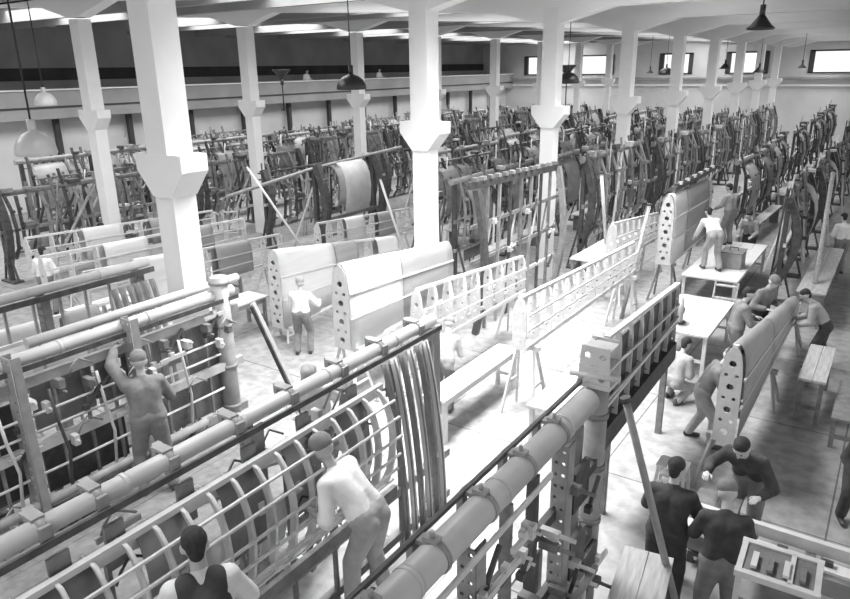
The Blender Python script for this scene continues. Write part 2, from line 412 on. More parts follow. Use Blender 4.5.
# side wall beyond the gallery
struct('wall_left', MB().box((XW - 3.1, 27, 4), (.2, 72, 8.2)), 'wall_side')
g = MB(); g.box((XW - 1.4, 30, 3.98), (3.2, 66, .16)); g.box((XW + .1, 30, 4.62), (.14, 66, .95)); g.box((XW + .2, 30, 4.1), (.12, 66, .35))
struct('trim_40', g, 'wall_side')
struct('trim_41', MB().box((XW - 2.95, 27, 5.75), (.06, 70, .55)), 'dado')
struct('trim_42', MB().box((XW + .18, 30, 4.40), (.06, 66, .07)), 'dado')
struct('trim_43', MB().box((XW + .14, 30, 5.12), (.22, 66, .06)), 'beam')
for i in range(17):
    struct('trim_%d' % (50+i), MB().box((XW - .2, -1 + i*3.6, 1.95), (.22, .22, 3.9)), 'dado')
struct('wall_gallery', MB().box((XW - .6, 30, 1.95), (.12, 66, 3.9)), 'wall')
# end wall with windows
wins = [(-29.6, -27.4), (-24.6, -21.4), (-17.5, -15.0), (-12.4, -9.5), (-6.7, -3.2), (1.0, 4.5)]
zw0, zw1 = 5.0, 6.6
ew = MB(); ew.box((-12.5, YE + .15, zw0/2), (43, .3, zw0)); ew.box((-12.5, YE + .15, (zw1 + 8.2)/2), (43, .3, 8.2 - zw1))
xs = [-34] + [v for w in wins for v in w] + [9]
for a, b in zip(xs[::2], xs[1::2]): ew.box(((a+b)/2, YE + .15, (zw0+zw1)/2), (b-a, .3, zw1-zw0))
struct('wall_back', ew, 'wall')
for a, b in wins:
    w = struct('window_%d' % wn, MB().box(((a+b)/2, YE + .2, (zw0+zw1)/2), (b-a, .02, zw1-zw0)), 'glass'); wn += 1
    f = MB()
    for x in (a + .1, b - .1): f.box((x, YE + .05, (zw0+zw1)/2), (.34, .25, zw1-zw0))
    f.box(((a+b)/2, YE + .05, zw1 - .05), (b-a, .25, .12))
    f.box(((a+b)/2, YE + .05, zw0 + .04), (b-a, .25, .08))
    f.build('window_frame', 'frame', w)
e = MB(); e.box((-12.5, YE - .15, 4.68), (43, .35, .14)); struct('trim_44', e, 'wall_side')
e = MB(); e.box((-12.5, YE - .08, 4.15), (43, .15, .12)); struct('trim_45', e, 'beam')

# columns ------------------------------------------------
def column_meshes():
    sh = MB(); sh.box((0, 0, 2.15), (.37, .37, 4.3)); sh.box((0, 0, 5.9), (.41, .41, 2.6))
    h, t = .37/2, .41/2
    prof = [(-h, 4.22), (-.47, 4.56), (-.47, 4.78), (.47, 4.78), (.47, 4.56), (h, 4.22)]
    sh.prism(prof, 'y', -h - .025, h + .025)
    return sh.mesh('column', 'column')
cm = column_meshes()
k1 = [(X1, Y0 + 6*k, 0) for k in range(0, 9)]
k2 = [(X2, Y0 + 6*k, 1) for k in range(0, 9)]
for i, (x, y, row) in enumerate(k1 + k2):
    o = link('column', cm); o.location = (x, y, 0)
    o.name = 'column'
    tag(o, '%s white square concrete column with corbels, %s row' % (ORD[i % 9], 'near' if row == 0 else 'gallery side'), 'column', 'white corbelled columns')
    o['kind'] = 'structure'

# ------------------------------------------------------------ small furniture
def trestle(x, y, h, w=.5, ln=.5, rz=0, label='', m='pale'):
    t = thing('trestle', label, 'trestle', (x, y, 0), rz, 'trestles holding wings')
    MB().box((0, 0, h - .04), (w, .09, .08)).build('crossbar', m, t)
    for sx in (-1, 1):
        for sy in (-1, 1):
            MB().bar((sx*w*.32, sy*.03, h - .05), (sx*w*.62, sy*ln*.5, 0), .045).build('leg', m, t)
    b = MB()
    for sx in (-1, 1): b.bar((sx*w*.48, -ln*.26, h*.45), (sx*w*.48, ln*.26, h*.45), .03)
    b.build('brace', m, t); return t
def table(x, y, w, ln, h, rz=0, label='', top='board', leg='grey', th=.04, cat='table', name='work_table'):
    t = thing(name, label, cat, (x, y, 0), rz)
    b = MB(); n = max(2, int(w/.3)); pw = w/n
    for i in range(n): b.box((-w/2 + pw*(i+.5), 0, h - th/2), (pw - .008, ln, th))
    b.build('tabletop', top, t)
    for sx in (-1, 1):
        for sy in (-1, 1):
            MB().box((sx*(w/2-.06), sy*(ln/2-.1), (h-th)/2), (.07, .07, h-th)).build('leg', leg, t)
    r = MB()
    for sy in (-1, 1): r.box((0, sy*(ln/2-.1), h*.35), (w-.12, .04, .06))
    for sx in (-1, 1): r.box((sx*(w/2-.06), 0, h-th-.06), (.03, ln-.2, .1))
    r.build('rail', leg, t); return t
def prop_pole(a, b, r, label, m='wood'):
    a, b = V(a), V(b)
    o = thing('prop_pole', label, 'pole', a); d = b - a
    MB().tube([(0, 0, 0), d], r, 8).build('shaft', m, o)
    MB().tube([d*.995, d*.995 + d.normalized()*.05], r*1.4, 8).build('tip', 'dark', o)
    return o
def ladder(x, y, h, rz, label, lean=.35, w=.42, m='wood'):
    t = thing('step_ladder', label, 'ladder', (x, y, 0), rz)
    for s in (-1, 1): MB().bar((s*w/2, 0, 0), (s*w/2, lean, h), .04, .08).build('rail', m, t)
    n = max(3, int(h/.27))
    for i in range(n):
        f = (i+.7)/n; MB().box((0, lean*f, h*f), (w, .13, .03)).build('tread', m, t)
    return t

# wing sections: aerofoil cross-section standing leading edge up ------------------------------------
def sec(w, zb_, zt, n=9):
    """inverted U, from the +x foot over the nose to the -x foot"""
    H = zt - zb_; pts = []
    for i in range(n+1):
        a = i/n*PI
        c, s = math.cos(a), math.sin(a)
        pts.append((w*.5*(abs(c)**.8)*(1 if c >= 0 else -1)*(1 - .15*(1-s)), zb_ + H*(s**.55 if s > 0 else 0)))
    return pts
def rib_mesh(w, H, seed=0, nose=True):
    pts = sec(w, 0, H, 12)
    holes = []
    z = .16
    k = 0
    while z < H - .2:
        r = min(.055, w*.14)
        if k % 2 == 0: holes += [(0, z, r)]
        else: holes += [(-w*.2, z, r*.55), (w*.2, z, r*.55)]
        z += .17; k += 1
    return plate(pts, holes, .02)
def wing(name, label, X, ya, yb, za, zb2, ba, bb, w=.36, skins=(), ribs=8, m_frame='pale', group=None, cat='wing', brace=False):
    """ya..yb along the hall; top height za->zb2, bottom ba->bb; skins: list of (f0,f1,material)"""
    t = thing(name, label, cat, (X, ya, 0), 0, group)
    L = yb - ya
    lerp = lambda a, b, f: a + (b-a)*f
    rm = rib_mesh(w, za - ba)
    rm.materials.append(M[m_frame])
    for i in range(ribs):
        f = i/(ribs-1)
        o = link('end_rib' if i in (0, ribs-1) else 'rib', rm, t)
        s = (lerp(za, zb2, f) - lerp(ba, bb, f))/(za - ba)
        o.location = (0, L*f, lerp(ba, bb, f)); o.scale = (1 - .25*f, 1, s)
    MB().bar((0, 0, za), (0, L, zb2), .07, .05).build('top_boom', m_frame, t)
    for sx in (-1, 1):
        MB().bar((sx*w*.42, 0, ba + .03), (sx*w*.34, L, bb + .03), .04, .07).build('lower_boom', m_frame, t)
    for sx in (1,):
        for fr in (.38, .68):
            MB().bar((sx*w*.49, 0, lerp(ba, za, fr)), (sx*w*.38, L, lerp(bb, zb2, fr)), .025, .03).build('stringer', m_frame, t)
    for (f0, f1, mm) in skins:
        rows = []
        for j in range(7):
            f = f0 + (f1-f0)*j/6
            ww = w*(1 - .25*f) + .03
            rows.append([(x, L*f, z) for x, z in sec(ww, lerp(ba, bb, f) + .02, lerp(za, zb2, f) + .03, 14)])
        MB().strip(rows, True, .008).build('skin_panel', mm, t)
    return t

# ------------------------------------------------------------ the four near jigs
def clamp_on(parent, y, r, z, flip=1):
    c = MB()
    c.tube([(0, y - .02, z), (0, y + .02, z)], r + .01, 20)
    c.box((-.08, y, z + r*.85), (.16, .09, .03)); c.box((-.02, y, z + r + .015), (.1, .07, .03))
    c.tube([(-.02, y, z + r + .02), (-.02, y, z + r + .07)], .016, 8); c.box((-.17, y, z - .02), (.05, .07, .14))
    return c.build('clamp', 'grey', parent)
def holed_post(parent, x, y, ztop, w=.15, d=.12, zbot=0., name='post', m='grey'):
    c = MB()
    # channel: two flanges with a holed web
    c.box((x - w/2 + .008, y, (ztop+zbot)/2), (.016, d, ztop-zbot)); c.box((x + w/2 - .008, y, (ztop+zbot)/2), (.016, d, ztop-zbot))
    p = c.build(name, m, parent)
    H = ztop - zbot; n = int(H/.11)
    me = plate([(-w/2, 0), (w/2, 0), (w/2, H), (-w/2, H)], [(sx*w*.22, .06 + i*.11, .017) for i in range(n) for sx in (-1, 1)], .012)
    me.materials.append(M[m])
    o = link('web_plate', me, p); o.location = (x, y - d/2, zbot)
    MB().box((x, y, zbot + .02), (w*2.2, d*2.2, .04)).build('foot', 'dark', p)
    return p
def main_tube(parent, y0, y1, z, r, m='tube'):
    t = MB().tube([(0, y0, z), (0, y1, z)], r, 24).build('beam_tube', m, parent)
    for k in range(int((y1-y0)/1.1)+1):
        MB().tube([(0, y0 + .25 + k*1.1, z), (0, y0 + .29 + k*1.1, z)], r + .006, 24).build('collar', m, t)
    return t
def nose_stack(x, y, zt, zb_, n=5, label='', m='dull', rz=0, dy=.13, depth=.42):
    """curved leading-edge sheets standing in a rack, one behind another"""
    out = []
    for i in range(n):
        b = MB(); rows = []
        for j in range(13):
            f = j/12; a = f*1.45
            xx = depth*math.sin(min(a, 1.2)*1.3)*.8; zz = zt + (zb_-zt)*(f**1.25)
            rows.append([(xx, -.045, zz), (xx + .012, 0, zz), (xx, .045, zz)])
        b.strip(rows, True, .012)
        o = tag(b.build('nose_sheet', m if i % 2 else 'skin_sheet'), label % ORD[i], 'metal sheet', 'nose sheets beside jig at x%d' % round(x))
        o.location = (x, y + i*dy, 0); o.rotation_euler = (0, 0, rz)
        # flanged edge and little brackets
        e = MB(); e.tube([(r[1][0] + .012, r[1][1], r[1][2]) for r in rows], .012, 6); e.build('flange', 'mid', o)
        out.append(o)
    return out

# jig nearest the camera (right of centre, bottom)
J3 = thing('assembly_jig', 'nearest assembly jig, thick pale tube on perforated posts in the foreground centre', 'assembly jig', (-1.97, 0, 0), 0)
main_tube(J3, 1.3, 5.45, 2.95, .108)
for y in (2.35, 2.95, 3.55, 4.15, 4.75): clamp_on(J3, y, .108, 2.95)
b = MB(); b.bar((-.13, 1.3, 3.05), (-.13, 5.6, 3.05), .03, .035); b.build('angle_rail', 'dark', J3)
b = MB(); b.bar((.17, 1.3, 2.86), (.17, 4.3, 2.86), .025, .04); b.build('side_rail', 'pale', J3)
for y in (3.3, 4.8): holed_post(J3, .06, y, 2.86, .14, .14)
post = MB().tube([(-.02, 5.75, 0), (-.02, 5.75, 3.0)], .105, 20).build('column_tube', 'grey', J3)
for z in (.9, 1.5, 2.1, 2.65): MB().tube([(-.02, 5.75, z), (-.02, 5.75, z+.06)], .118, 20).build('collar', 'mid', post)
hd = MB(); hd.box((-.02, 5.75, 3.02), (.32, .3, .04)); hd.box((-.02, 5.75, 3.2), (.3, .28, .025)); hd.box((-.02, 5.75, 3.36), (.26, .26, .03))
hd.bar((-.15, 5.6, 3.0), (.1, 5.66, 3.38), .04, .03); hd.bar((.12, 5.9, 3.0), (-.12, 5.86, 3.38), .04, .03); hd.tube([(-.25, 5.62, 3.1), (.22, 5.62, 3.14)], .028, 8)
hh = hd.build('head_bracket', 'pale', J3)
for dy in (-.13, .13):
    me = plate([(-.16, 0), (.16, 0), (.13, .4), (-.13, .4)], [(-.08, .1, .035), (.07, .1, .035), (0, .2, .04), (-.07, .31, .03), (.07, .31, .03)], .012)
    me.materials.append(M['pale']); o = link('holed_plate', me, hh); o.location = (-.02, 5.75 + dy, 3.0)
b = MB()
for z, mm in ((2.2, 0), (1.45, 0), (.75, 0)): b.bar((.02, 1.6, z), (.02, 5.7, z), .06, .1)
b.build('lower_rail', 'dark', J3)
for i, y in enumerate((2.1, 2.5, 3.9, 4.35, 5.25)):
    MB().bar((.0, y, .5), (.0, y, 2.78), .05, .09).build('upright', 'dark' if i % 2 else 'mid', J3)
for i in range(9):
    MB().bar((.3, 3.2 + .2*i, .55), (.3, 3.2 + .2*i, 1.5), .03, .05).build('slat', 'pale', J3)
b = MB(); b.bar((.3, 3.0, 1.52), (.3, 5.1, 1.52), .05, .05); b.bar((.3, 3.0, .52), (.3, 5.1, .52), .05, .05); b.build('slat_rail', 'mid', J3)
for i in range(14):
    y = 3.6 + random.random()*2.0; z = .9 + random.random()*1.6
    c = MB(); c.box((.12, y, z), (.16, .05 + .07*random.random(), .05 + .05*random.random())); c.tube([(.1, y, z), (.34, y, z)], .018, 8)
    c.build('clamp_bolt', 'mid' if i % 3 else 'pale', J3)
# small plates between posts
for y, z in ((5.1, 2.3), (5.1, 1.6), (5.45, 1.2)):
    MB().box((.1, y, z), (.05, .34, .4)).build('fixture_plate', 'dark', J3)

# second jig with the wing skeleton
def big_jig(X, y0, y1, label, ztube=2.96, r=.072):
    J = thing('assembly_jig', label, 'assembly jig', (X, 0, 0), 0)
    main_tube(J, y0, y1, ztube, r)
    MB().bar((.12, y0, ztube - .07), (.12, y1, ztube - .07), .025, .055).build('front_rail', 'dark', J)
    return J
J2 = big_jig(-4.3, 1.0, 6.45, 'long assembly jig with pale tube across the picture, wing skeleton hanging in it')
for y in (1.75, 2.15, 2.75, 3.4, 4.05, 4.75, 5.4, 6.1):
    c = MB(); c.tube([(0, y - .03, 2.96), (0, y + .03, 2.96)], .08, 18); c.box((-.06, y, 3.04), (.16, .09, .025)); c.box((-.15, y + .02, 3.0), (.05, .07, .1)); c.box((.085, y, 2.95), (.03, .08, .12))
    c.build('clamp', 'grey', J2)
    MB().box((.13, y + .02, 2.62), (.03, .15, .36)).build('hanger_plate', 'mid', J2)
for y in (1.2, 3.6, 6.45): holed_post(J2, -.02, y, 2.88, .15, .15)
for z in (1.15, .55): MB().bar((.1, 1.0, z), (.1, 6.6, z), .08, .1).build('lower_rail', 'grey' if z > 1 else 'mid', J2)
for i in range(9): MB().bar((.12, 1.5 + .58*i, .05), (.12, 1.5 + .58*i, 2.5), .03, .05).build('upright', 'mid', J2)
for y in (2.0, 2.7, 3.3, 4.6, 5.2): MB().bar((.06, y, 2.55), (.06, y + .5, 2.42), .05, .03).build('spacer_bar', 'pale', J2)
prop = MB().bar((-.75, 4.9, .1), (-.1, 4.95, 2.6), .07, .07).build('raking_strut', 'mid', J2)

# the wing skeleton in that jig: curved nose ribs and stringers
WS = thing('wing_skeleton', 'open wing skeleton of curved nose ribs and pale stringers, bent-over worker at it', 'wing skeleton', (-4.12, 1.2, 0), 0)
WS_L = 3.85
def noser(f):  # rib section outward (+x) with height
    return [(.02, 2.68), (.11, 2.65), (.19, 2.55), (.25, 2.38), (.27, 2.17), (.25, 1.95), (.21, 1.76), (.14, 1.6)]
for i in range(17):
    y = WS_L*i/16
    rows = []
    for (x, z) in noser(0): rows.append([(x, y - .016, z), (x, y + .016, z)])
    b = MB(); b.strip(rows, True, .012)
    # web of the rib, set back behind the edge
    b.strip([[(x - .012, y, z), (x - .075, y, z)] for x, z in noser(0)], False, .006)
    b.build('nose_rib', 'pale', WS)
for j, (x, z) in enumerate(noser(0)):
    if j in (0, 2, 3, 4, 5, 6, 7):
        MB().bar((x + .015, -.1, z), (x + .015, WS_L + .1, z), .022 if j else .05, .022 if j else .05).build('stringer', 'pale', WS)
MB().bar((0.05, -.1, 1.58), (0.05, WS_L+.1, 1.58), .05, .1).build('rear_spar', 'pale', WS)
MB().bar((0, -.1, 2.62), (0, WS_L+.1, 2.62), .04, .12).build('front_spar', 'pale', WS)
MB().bar((.02, -.1, 1.3), (.02, WS_L+.3, 1.3), .06, .14).build('cradle_rail', 'mid', WS)
for k in range(5):
    y = .35 + k*.72
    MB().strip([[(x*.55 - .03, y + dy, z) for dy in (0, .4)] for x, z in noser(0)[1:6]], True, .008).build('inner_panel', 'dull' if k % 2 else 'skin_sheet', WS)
nose_stack(-4.12, 5.25, 2.88, .02, 6, '%s curved metal nose sheet at the far end of the skeleton jig', rz=R(-6), m='nose_grey', dy=.15, depth=.34)

# platform for workers beside that jig
def platform(x0, x1, y0, y1, z, label, m='board'):
    t = thing('work_platform', label, 'platform', ((x0+x1)/2, (y0+y1)/2, 0))
    w, l = x1-x0, y1-y0
    b = MB(); n = max(3, int(w/.28))
    for i in range(n): b.box((-w/2 + w/n*(i+.5), 0, z-.025), (w/n-.006, l, .05))
    b.build('deck', m, t)
    for sx in (-1, 1):
        for sy in (-1, 0, 1): MB().box((sx*(w/2-.06), sy*(l/2-.06), (z-.05)/2), (.08, .08, z-.05)).build('leg', 'mid', t)
    return t
platform(-3.72, -2.5, 1.0, 5.9, .95, 'pale plank platform between the two nearest jigs')
platform(-6.95, -5.1, 1.5, 5.5, 1.05, 'plank platform between skeleton jig and column jig', 'mid')
platform(-9.1, -8.2, 2.0, 5.4, .9, 'plank platform behind the column jig', 'mid')

# third jig, in front of the nearest column
J1 = big_jig(-7.3, 2.2, 6.0, 'assembly jig with thick tube ending at a holed post before the nearest column')
for y in (3.0, 4.35): holed_post(J1, .14, y, 3.08, .2, .1, m='grey')
P = MB().tube([(.02, 5.78, 0), (.02, 5.78, 3.2)], .12, 20).build('column_tube', 'grey', J1)
for z in (.7, 1.3, 1.9, 2.5, 3.1): MB().tube([(.02, 5.78, z), (.02, 5.78, z+.05)], .135, 20).build('collar', 'grey', P)
b = MB(); b.tube([(-.35, 3.4, 2.98), (-.35, 6.4, 2.98)], .06, 14); b.build('rear_tube', 'tube', J1)
for z, mm in ((2.72, 'grey'), (1.95, 'pale'), (1.25, 'grey'), (.55, 'mid')): MB().bar((.06, 2.0, z), (.06, 6.0, z), .07, .11).build('cross_rail', mm, J1)
for i in range(11): MB().bar((.02, 2.4 + .34*i, .2), (.02, 2.4 + .34*i, 2.75), .03, .04).build('upright', 'grey' if i % 2 else 'mid', J1)
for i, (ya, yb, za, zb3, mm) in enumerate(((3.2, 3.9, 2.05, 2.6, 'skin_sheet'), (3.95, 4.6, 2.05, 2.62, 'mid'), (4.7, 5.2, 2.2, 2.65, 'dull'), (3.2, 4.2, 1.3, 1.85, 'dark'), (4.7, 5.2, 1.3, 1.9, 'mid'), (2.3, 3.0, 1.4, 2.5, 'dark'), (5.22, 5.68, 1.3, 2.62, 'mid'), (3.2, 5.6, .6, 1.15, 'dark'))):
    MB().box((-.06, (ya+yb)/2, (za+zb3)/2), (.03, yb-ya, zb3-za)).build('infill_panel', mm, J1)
MB().tube([(.18, 2.4, 1.35), (.18, 5.2, 1.35)], .055, 14).build('lower_tube', 'grey', J1)
MB().tube([(.18, 3.6, .95), (.18, 5.6, .95)], .05, 14).build('lower_tube', 'grey', J1)
for i in range(9):
    y = 3.1 + i*.33
    c = MB(); c.box((.13, y, 2.62 if i % 2 else 2.5), (.16, .07, .1)); c.tube([(.08, y, 2.5), (.27, y, 2.55)], .015, 6); c.build('clamp_bolt', 'pale' if i % 3 == 0 else 'mid', J1)
MB().bar((.1, 6.25, 2.7), (.95, 6.75, .05), .13, .05).build('raking_strut', 'grey', J1)
MB().bar((.2, 6.15, 2.7), (1.05, 6.6, .05), .04, .05).build('raking_strut', 'dark', J1)

def fittings(J, n, ya, yb, zs, xr, seed, mats=('mid', 'grey', 'pale', 'dark')):
    rr = random.Random(seed)
    for i in range(n):
        y = rr.uniform(ya, yb); z = rr.choice(zs) + rr.uniform(-.08, .08); x = rr.uniform(*xr); c = MB(); k = i % 4
        if k == 0: c.box((x, y, z), (.1, .06, .12)); c.tube([(x - .06, y, z), (x + .1, y, z)], .014, 6)
        elif k == 1: c.tube([(x, y, z), (x + .05, y + .02, z + .12), (x + .02, y + .12, z + .18), (x, y + .3, z + .05)], .012, 6)
        elif k == 2: c.bar((x, y, z), (x + .02, y + .35, z + .02), .03, .05); c.box((x, y + .17, z + .05), (.05, .06, .06))
        else: c.bar((x, y - .1, z - .12), (x, y + .12, z + .12), .03, .04); c.box((x, y - .1, z - .1), (.06, .06, .06))
        c.build('fitting', mats[i % len(mats)] if k else 'pale', J)
fittings(J1, 40, 2.5, 5.6, (2.65, 2.4, 1.95, 1.3, .95), (.08, .2), 5)
fittings(J2, 34, 1.4, 5.2, (2.6, 2.45, 1.6, 1.2), (-.05, .08), 6)
fittings(J3, 26, 2.6, 5.5, (2.5, 2.2, 1.5, 1.2), (.06, .2), 8)
fittings(WS, 26, .2, 3.6, (2.3, 1.95, 1.7), (.02, .12), 9, ('pale', 'dark', 'grey', 'pale'))
for z in (2.35, 2.15, 1.65): MB().tube([(.12, 2.4, z), (.12, 5.6, z + .02)], .016, 8).build('guide_rod', 'pale', J1)
for k in range(5):
    y = 2.75 + k*.55
    MB().tube([(.16, y, 2.6), (.2, y + .02, 2.2), (.15, y + .1, 1.8), (.16, y + .05, 1.4)], .018, 8).build('hose', 'dark' if k % 2 else 'pale', J1)
for k in range(6):
    y = .3 + k*.62
    MB().strip([[(.03, y, 1.75), (.03, y + .3, 1.75)], [(.1, y, 2.0), (.1, y + .3, 2.0)], [(.08, y, 2.2), (.08, y + .3, 2.2)]], True, .008).build('light_panel', 'pale', WS)
# fourth jig at the left edge
J0 = thing('assembly_jig', 'assembly jig at the left edge, slim tube and dark nose sheets behind the column jig', 'assembly jig', (-9.6, 0, 0))
main_tube(J0, 3.0, 6.3, 2.95, .07)
MB().bar((.14, 3.0, 2.86), (.14, 6.3, 2.86), .03, .08).build('front_rail', 'dark', J0)
for y in (3.4, 4.6, 6.1): holed_post(J0, .0, y, 2.88, .14, .12, m='mid')
for z in (2.3, 1.5, .8): MB().bar((.06, 3.0, z), (.06, 6.2, z), .05, .08).build('cross_rail', 'pale' if z > 2 else 'grey', J0)
for i in range(8): MB().bar((.03, 3.3+.38*i, .2), (.03, 3.3+.38*i, 2.8), .03, .04).build('upright', 'grey', J0)
for y in (3.6, 4.4, 5.2): MB().strip([[(.1, y, 1.6), (.1, y+.6, 1.6)], [(.2, y, 2.0), (.2, y+.6, 2.0)], [(.12, y, 2.3), (.12, y+.6, 2.3)]], True, .01).build('inner_panel', 'alu', J0)
nose_stack(-9.35, 5.5, 2.75, .02, 6, '%s dark nose sheet beside the nearest column, left edge jig', m='mid', rz=0)

# frame going on from the nearest jig
fj = wing('uncovered_wing', 'dark open wing frame standing just beyond the round post of the nearest jig', -2.6, 7.7, 10.9, 2.66, 2.5, 1.35, 1.45, .14, (), 8, 'pale')
MB().box((-.03, 1.6, 1.95), (.03, 3.2, 1.05)).build('backing_sheet', 'dark', fj)
MB().bar((.03, 0, 1.28), (.03, 3.2, 1.38), .1, .3).build('base_rail', 'dark', fj)
MB().bar((.05, 0, 1.75), (.05, 3.2, 1.95), .05, .05).build('stringer', 'pale', fj)
for y in (.3, 2.9): MB().box((0, y, .62), (.09, .09, 1.24)).build('leg', 'mid', fj)

# ------------------------------------------------------------ wings on trestles in the bright bay
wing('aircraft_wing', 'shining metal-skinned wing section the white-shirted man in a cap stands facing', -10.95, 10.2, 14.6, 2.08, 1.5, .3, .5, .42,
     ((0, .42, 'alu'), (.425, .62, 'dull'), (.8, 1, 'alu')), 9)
trestle(-10.95, 10.35, .3+.02, .5, .4, 0, 'low trestle at the open end of the wing the capped man faces')
trestle(-10.95, 14.2, .5, .5, .4, 0, 'low trestle at the far end of the wing the capped man faces')
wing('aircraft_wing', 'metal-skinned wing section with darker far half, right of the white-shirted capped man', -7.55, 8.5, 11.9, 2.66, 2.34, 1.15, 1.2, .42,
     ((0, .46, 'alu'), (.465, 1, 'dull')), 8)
trestle(-7.55, 8.65, 1.17, .55, .7, 0, 'tall trestle under the near end of the two-tone wing section')
trestle(-7.55, 10.8, 1.2, .55, .7, 0, 'tall trestle under the far end of the two-tone wing section')
wing('uncovered_wing', 'pale uncovered wing frame with ribs, just right of the second near column', -6.6, 9.4, 13.5, 2.14, 1.8, 1.03, 1.0, .3, (), 9, 'pale')
for y in (9.7, 13.2): trestle(-6.6, y, 1.03, .5, .6, 0, '%s trestle under the pale wing frame right of the second column' % ('near' if y < 10 else 'far'), 'pale')
wing('uncovered_wing', 'long pale uncovered wing frame in the middle of the bright floor', -4.8, 9.8, 15.6, 2.18, 1.9, 1.28, 1.22, .3, (), 12, 'pale')
for y in (10.1, 15.2): trestle(-4.8, y, 1.28 if y < 12 else 1.22, .5, .6, 0, '%s trestle under the long pale frame on the bright floor' % ('near' if y < 12 else 'far'), 'pale')
table(-5.55, 9.6, .45, 2.6, .8, 0, 'long pale bench on the bright floor behind the nose sheets', 'board', 'pale', name='work_bench', cat='bench')
table(-4.0, 10.6, .5, 3.2, .75, 0, 'long pale bench on the bright floor before the long frame', 'board', 'pale', name='work_bench', cat='bench')
wing('uncovered_wing', 'pale wing frame with dark gaps beyond the long frame, near the plank table', -5.6, 16.4, 20.2, 2.1, 1.7, 1.1, 1.0, .3, (), 9, 'pale')
for y in (16.7, 19.8): trestle(-5.6, y, 1.08 if y < 18 else 1.0, .5, .6, 0, '%s trestle under the pale frame near the plank table' % ('near' if y < 18 else 'far'), 'pale')
table(-6.45, 18.9, .7, 4.4, 1.0, 0, 'long plank table standing right of the third near column', 'board', 'grey')
# left side wings
wing('aircraft_wing', 'short light metal wing section left of the nearest column, behind the dark nose sheets', -11.6, 7.3, 8.7, 2.45, 2.35, 1.1, 1.1, .45, ((0, 1, 'alu'),), 4)
for (X, ya, yb, za, zb3, lab) in ((-13.2, 7.2, 12.6, 2.0, 1.7, 'pale wing frame at the left edge behind the short metal section'),
                                  (-15.6, 7.6, 13.5, 1.9, 1.7, 'pale wing frame behind the nearest column, second back'),
                                  (-17.8, 8.4, 14.2, 1.9, 1.6, 'pale wing frame left of the first gallery side column'),
                                  (-12.6, 13.4, 17.6, 1.9, 1.6, 'pale wing frame behind the capped man and his wing')):
    wing('uncovered_wing', lab, X, ya, yb, za, zb3, .95, .95, .3, ((.25, .45, 'alu'), (.6, .8, 'dull')), 10, 'pale')
    for q in (0, 1): trestle(X, ya + .5 if q == 0 else yb - .5, .95, .5, .6, 0, '%s trestle under the %s' % (('near', 'far')[q], lab.split(',')[0]))
wing('uncovered_wing', 'light wing frame with grey sheets at the far left, behind the slim tube jig', -11.3, 4.3, 6.8, 1.95, 1.9, .85, .85, .34, ((.05, .4, 'nose_grey'), (.55, .8, 'dull')), 8, 'pale')
for y in (4.6, 6.5): trestle(-11.3, y, .85, .5, .6, 0, '%s trestle under the light frame with grey sheets' % ('near' if y < 5 else 'far'), 'pale')
for y in (7.5, 8.5): trestle(-11.6, y, 1.1, .5, .5, 0, '%s trestle under the short light metal wing section' % ('near' if y < 8 else 'far'), 'pale')
table(-14.5, 9.8, .8, 4.5, .8, 0, 'long pale bench between the frames at the left edge', 'board', 'grey', name='work_bench', cat='bench')
table(-12.2, 9.3, .7, 3.0, .75, 0, 'pale bench beside the short metal wing section', 'board', 'grey', name='work_bench', cat='bench')

# ------------------------------------------------------------ the right-hand aisle
wr = wing('aircraft_wing', 'tapering dull metal wing standing on its edge among four workers, right side', -1.42, 9.4, 16.2, 2.2, .98, .78, .66, .34, ((.02, .42, 'dull'), (.425, .97, 'dull')), 9, 'pale')
for y, h in ((9.6, .78), (12.6, .7), (15.6, .66)):
    trestle(-1.42, y, h, .5, .55, 0, '%s trestle under the tapering wing on the right' % {9.6: 'near', 12.6: 'middle', 15.6: 'far'}[y], 'grey')
table(-.62, 13.05, .42, 1.75, .82, 0, 'small work table with tools right of the tapering wing', 'wood', 'mid')
table(-3.05, 14.3, 1.15, 2.4, .88, 0, 'pale sheet-topped table left of the tapering wing', 'board', 'pale')
table(-3.4, 19.3, 1.3, 4.2, .85, 0, 'large platform table with workers on and around it, upper right', 'board', 'pale')
ladder(-2.95, 16.75, .85, 0, 'low wooden steps leading up to the large platform table', .35, .5)
table(-1.2, 19.6, .6, 4.8, .85, 0, 'long grey table among the jigs at the right edge', 'wood', 'mid')
bx = thing('tool_box', 'grey toolbox standing on the large platform table', 'toolbox', (-3.15, 18.6, .85))
MB().box((0, 0, .2), (.5, .6, .4)).build('body', 'grey', bx); MB().box((0, 0, .41), (.54, .64, .03)).build('lid', 'mid', bx); MB().tube([(-.1, 0, .43), (-.1, 0, .5), (.1, 0, .5), (.1, 0, .43)], .015, 6).build('handle', 'dark', bx)
# low rail bench across the bottom right
cb_ = thing('rail_bench', 'long pale rail across the lower right that the workers lean over', 'bench', (-.2, 7.2, -.17), 0)
MB().box((.1, .1, 1.15), (3.2, .07, .14)).build('top_rail', 'pale', cb_); MB().box((.1, -.12, 1.09), (3.2, .16, .03)).build('shelf', 'board', cb_)
MB().box((.1, .0, .8), (3.2, .09, .2)).build('lower_rail', 'grey', cb_)
for x in (-1.2, .1, 1.5): MB().box((x, .05, .625), (.1, .1, .91)).build('leg', 'mid', cb_)
for i in range(6): MB().box((-1.0 + i*.42, -.1, 1.13), (.1, .06, .05)).build('clamp_bolt', 'dark', cb_)
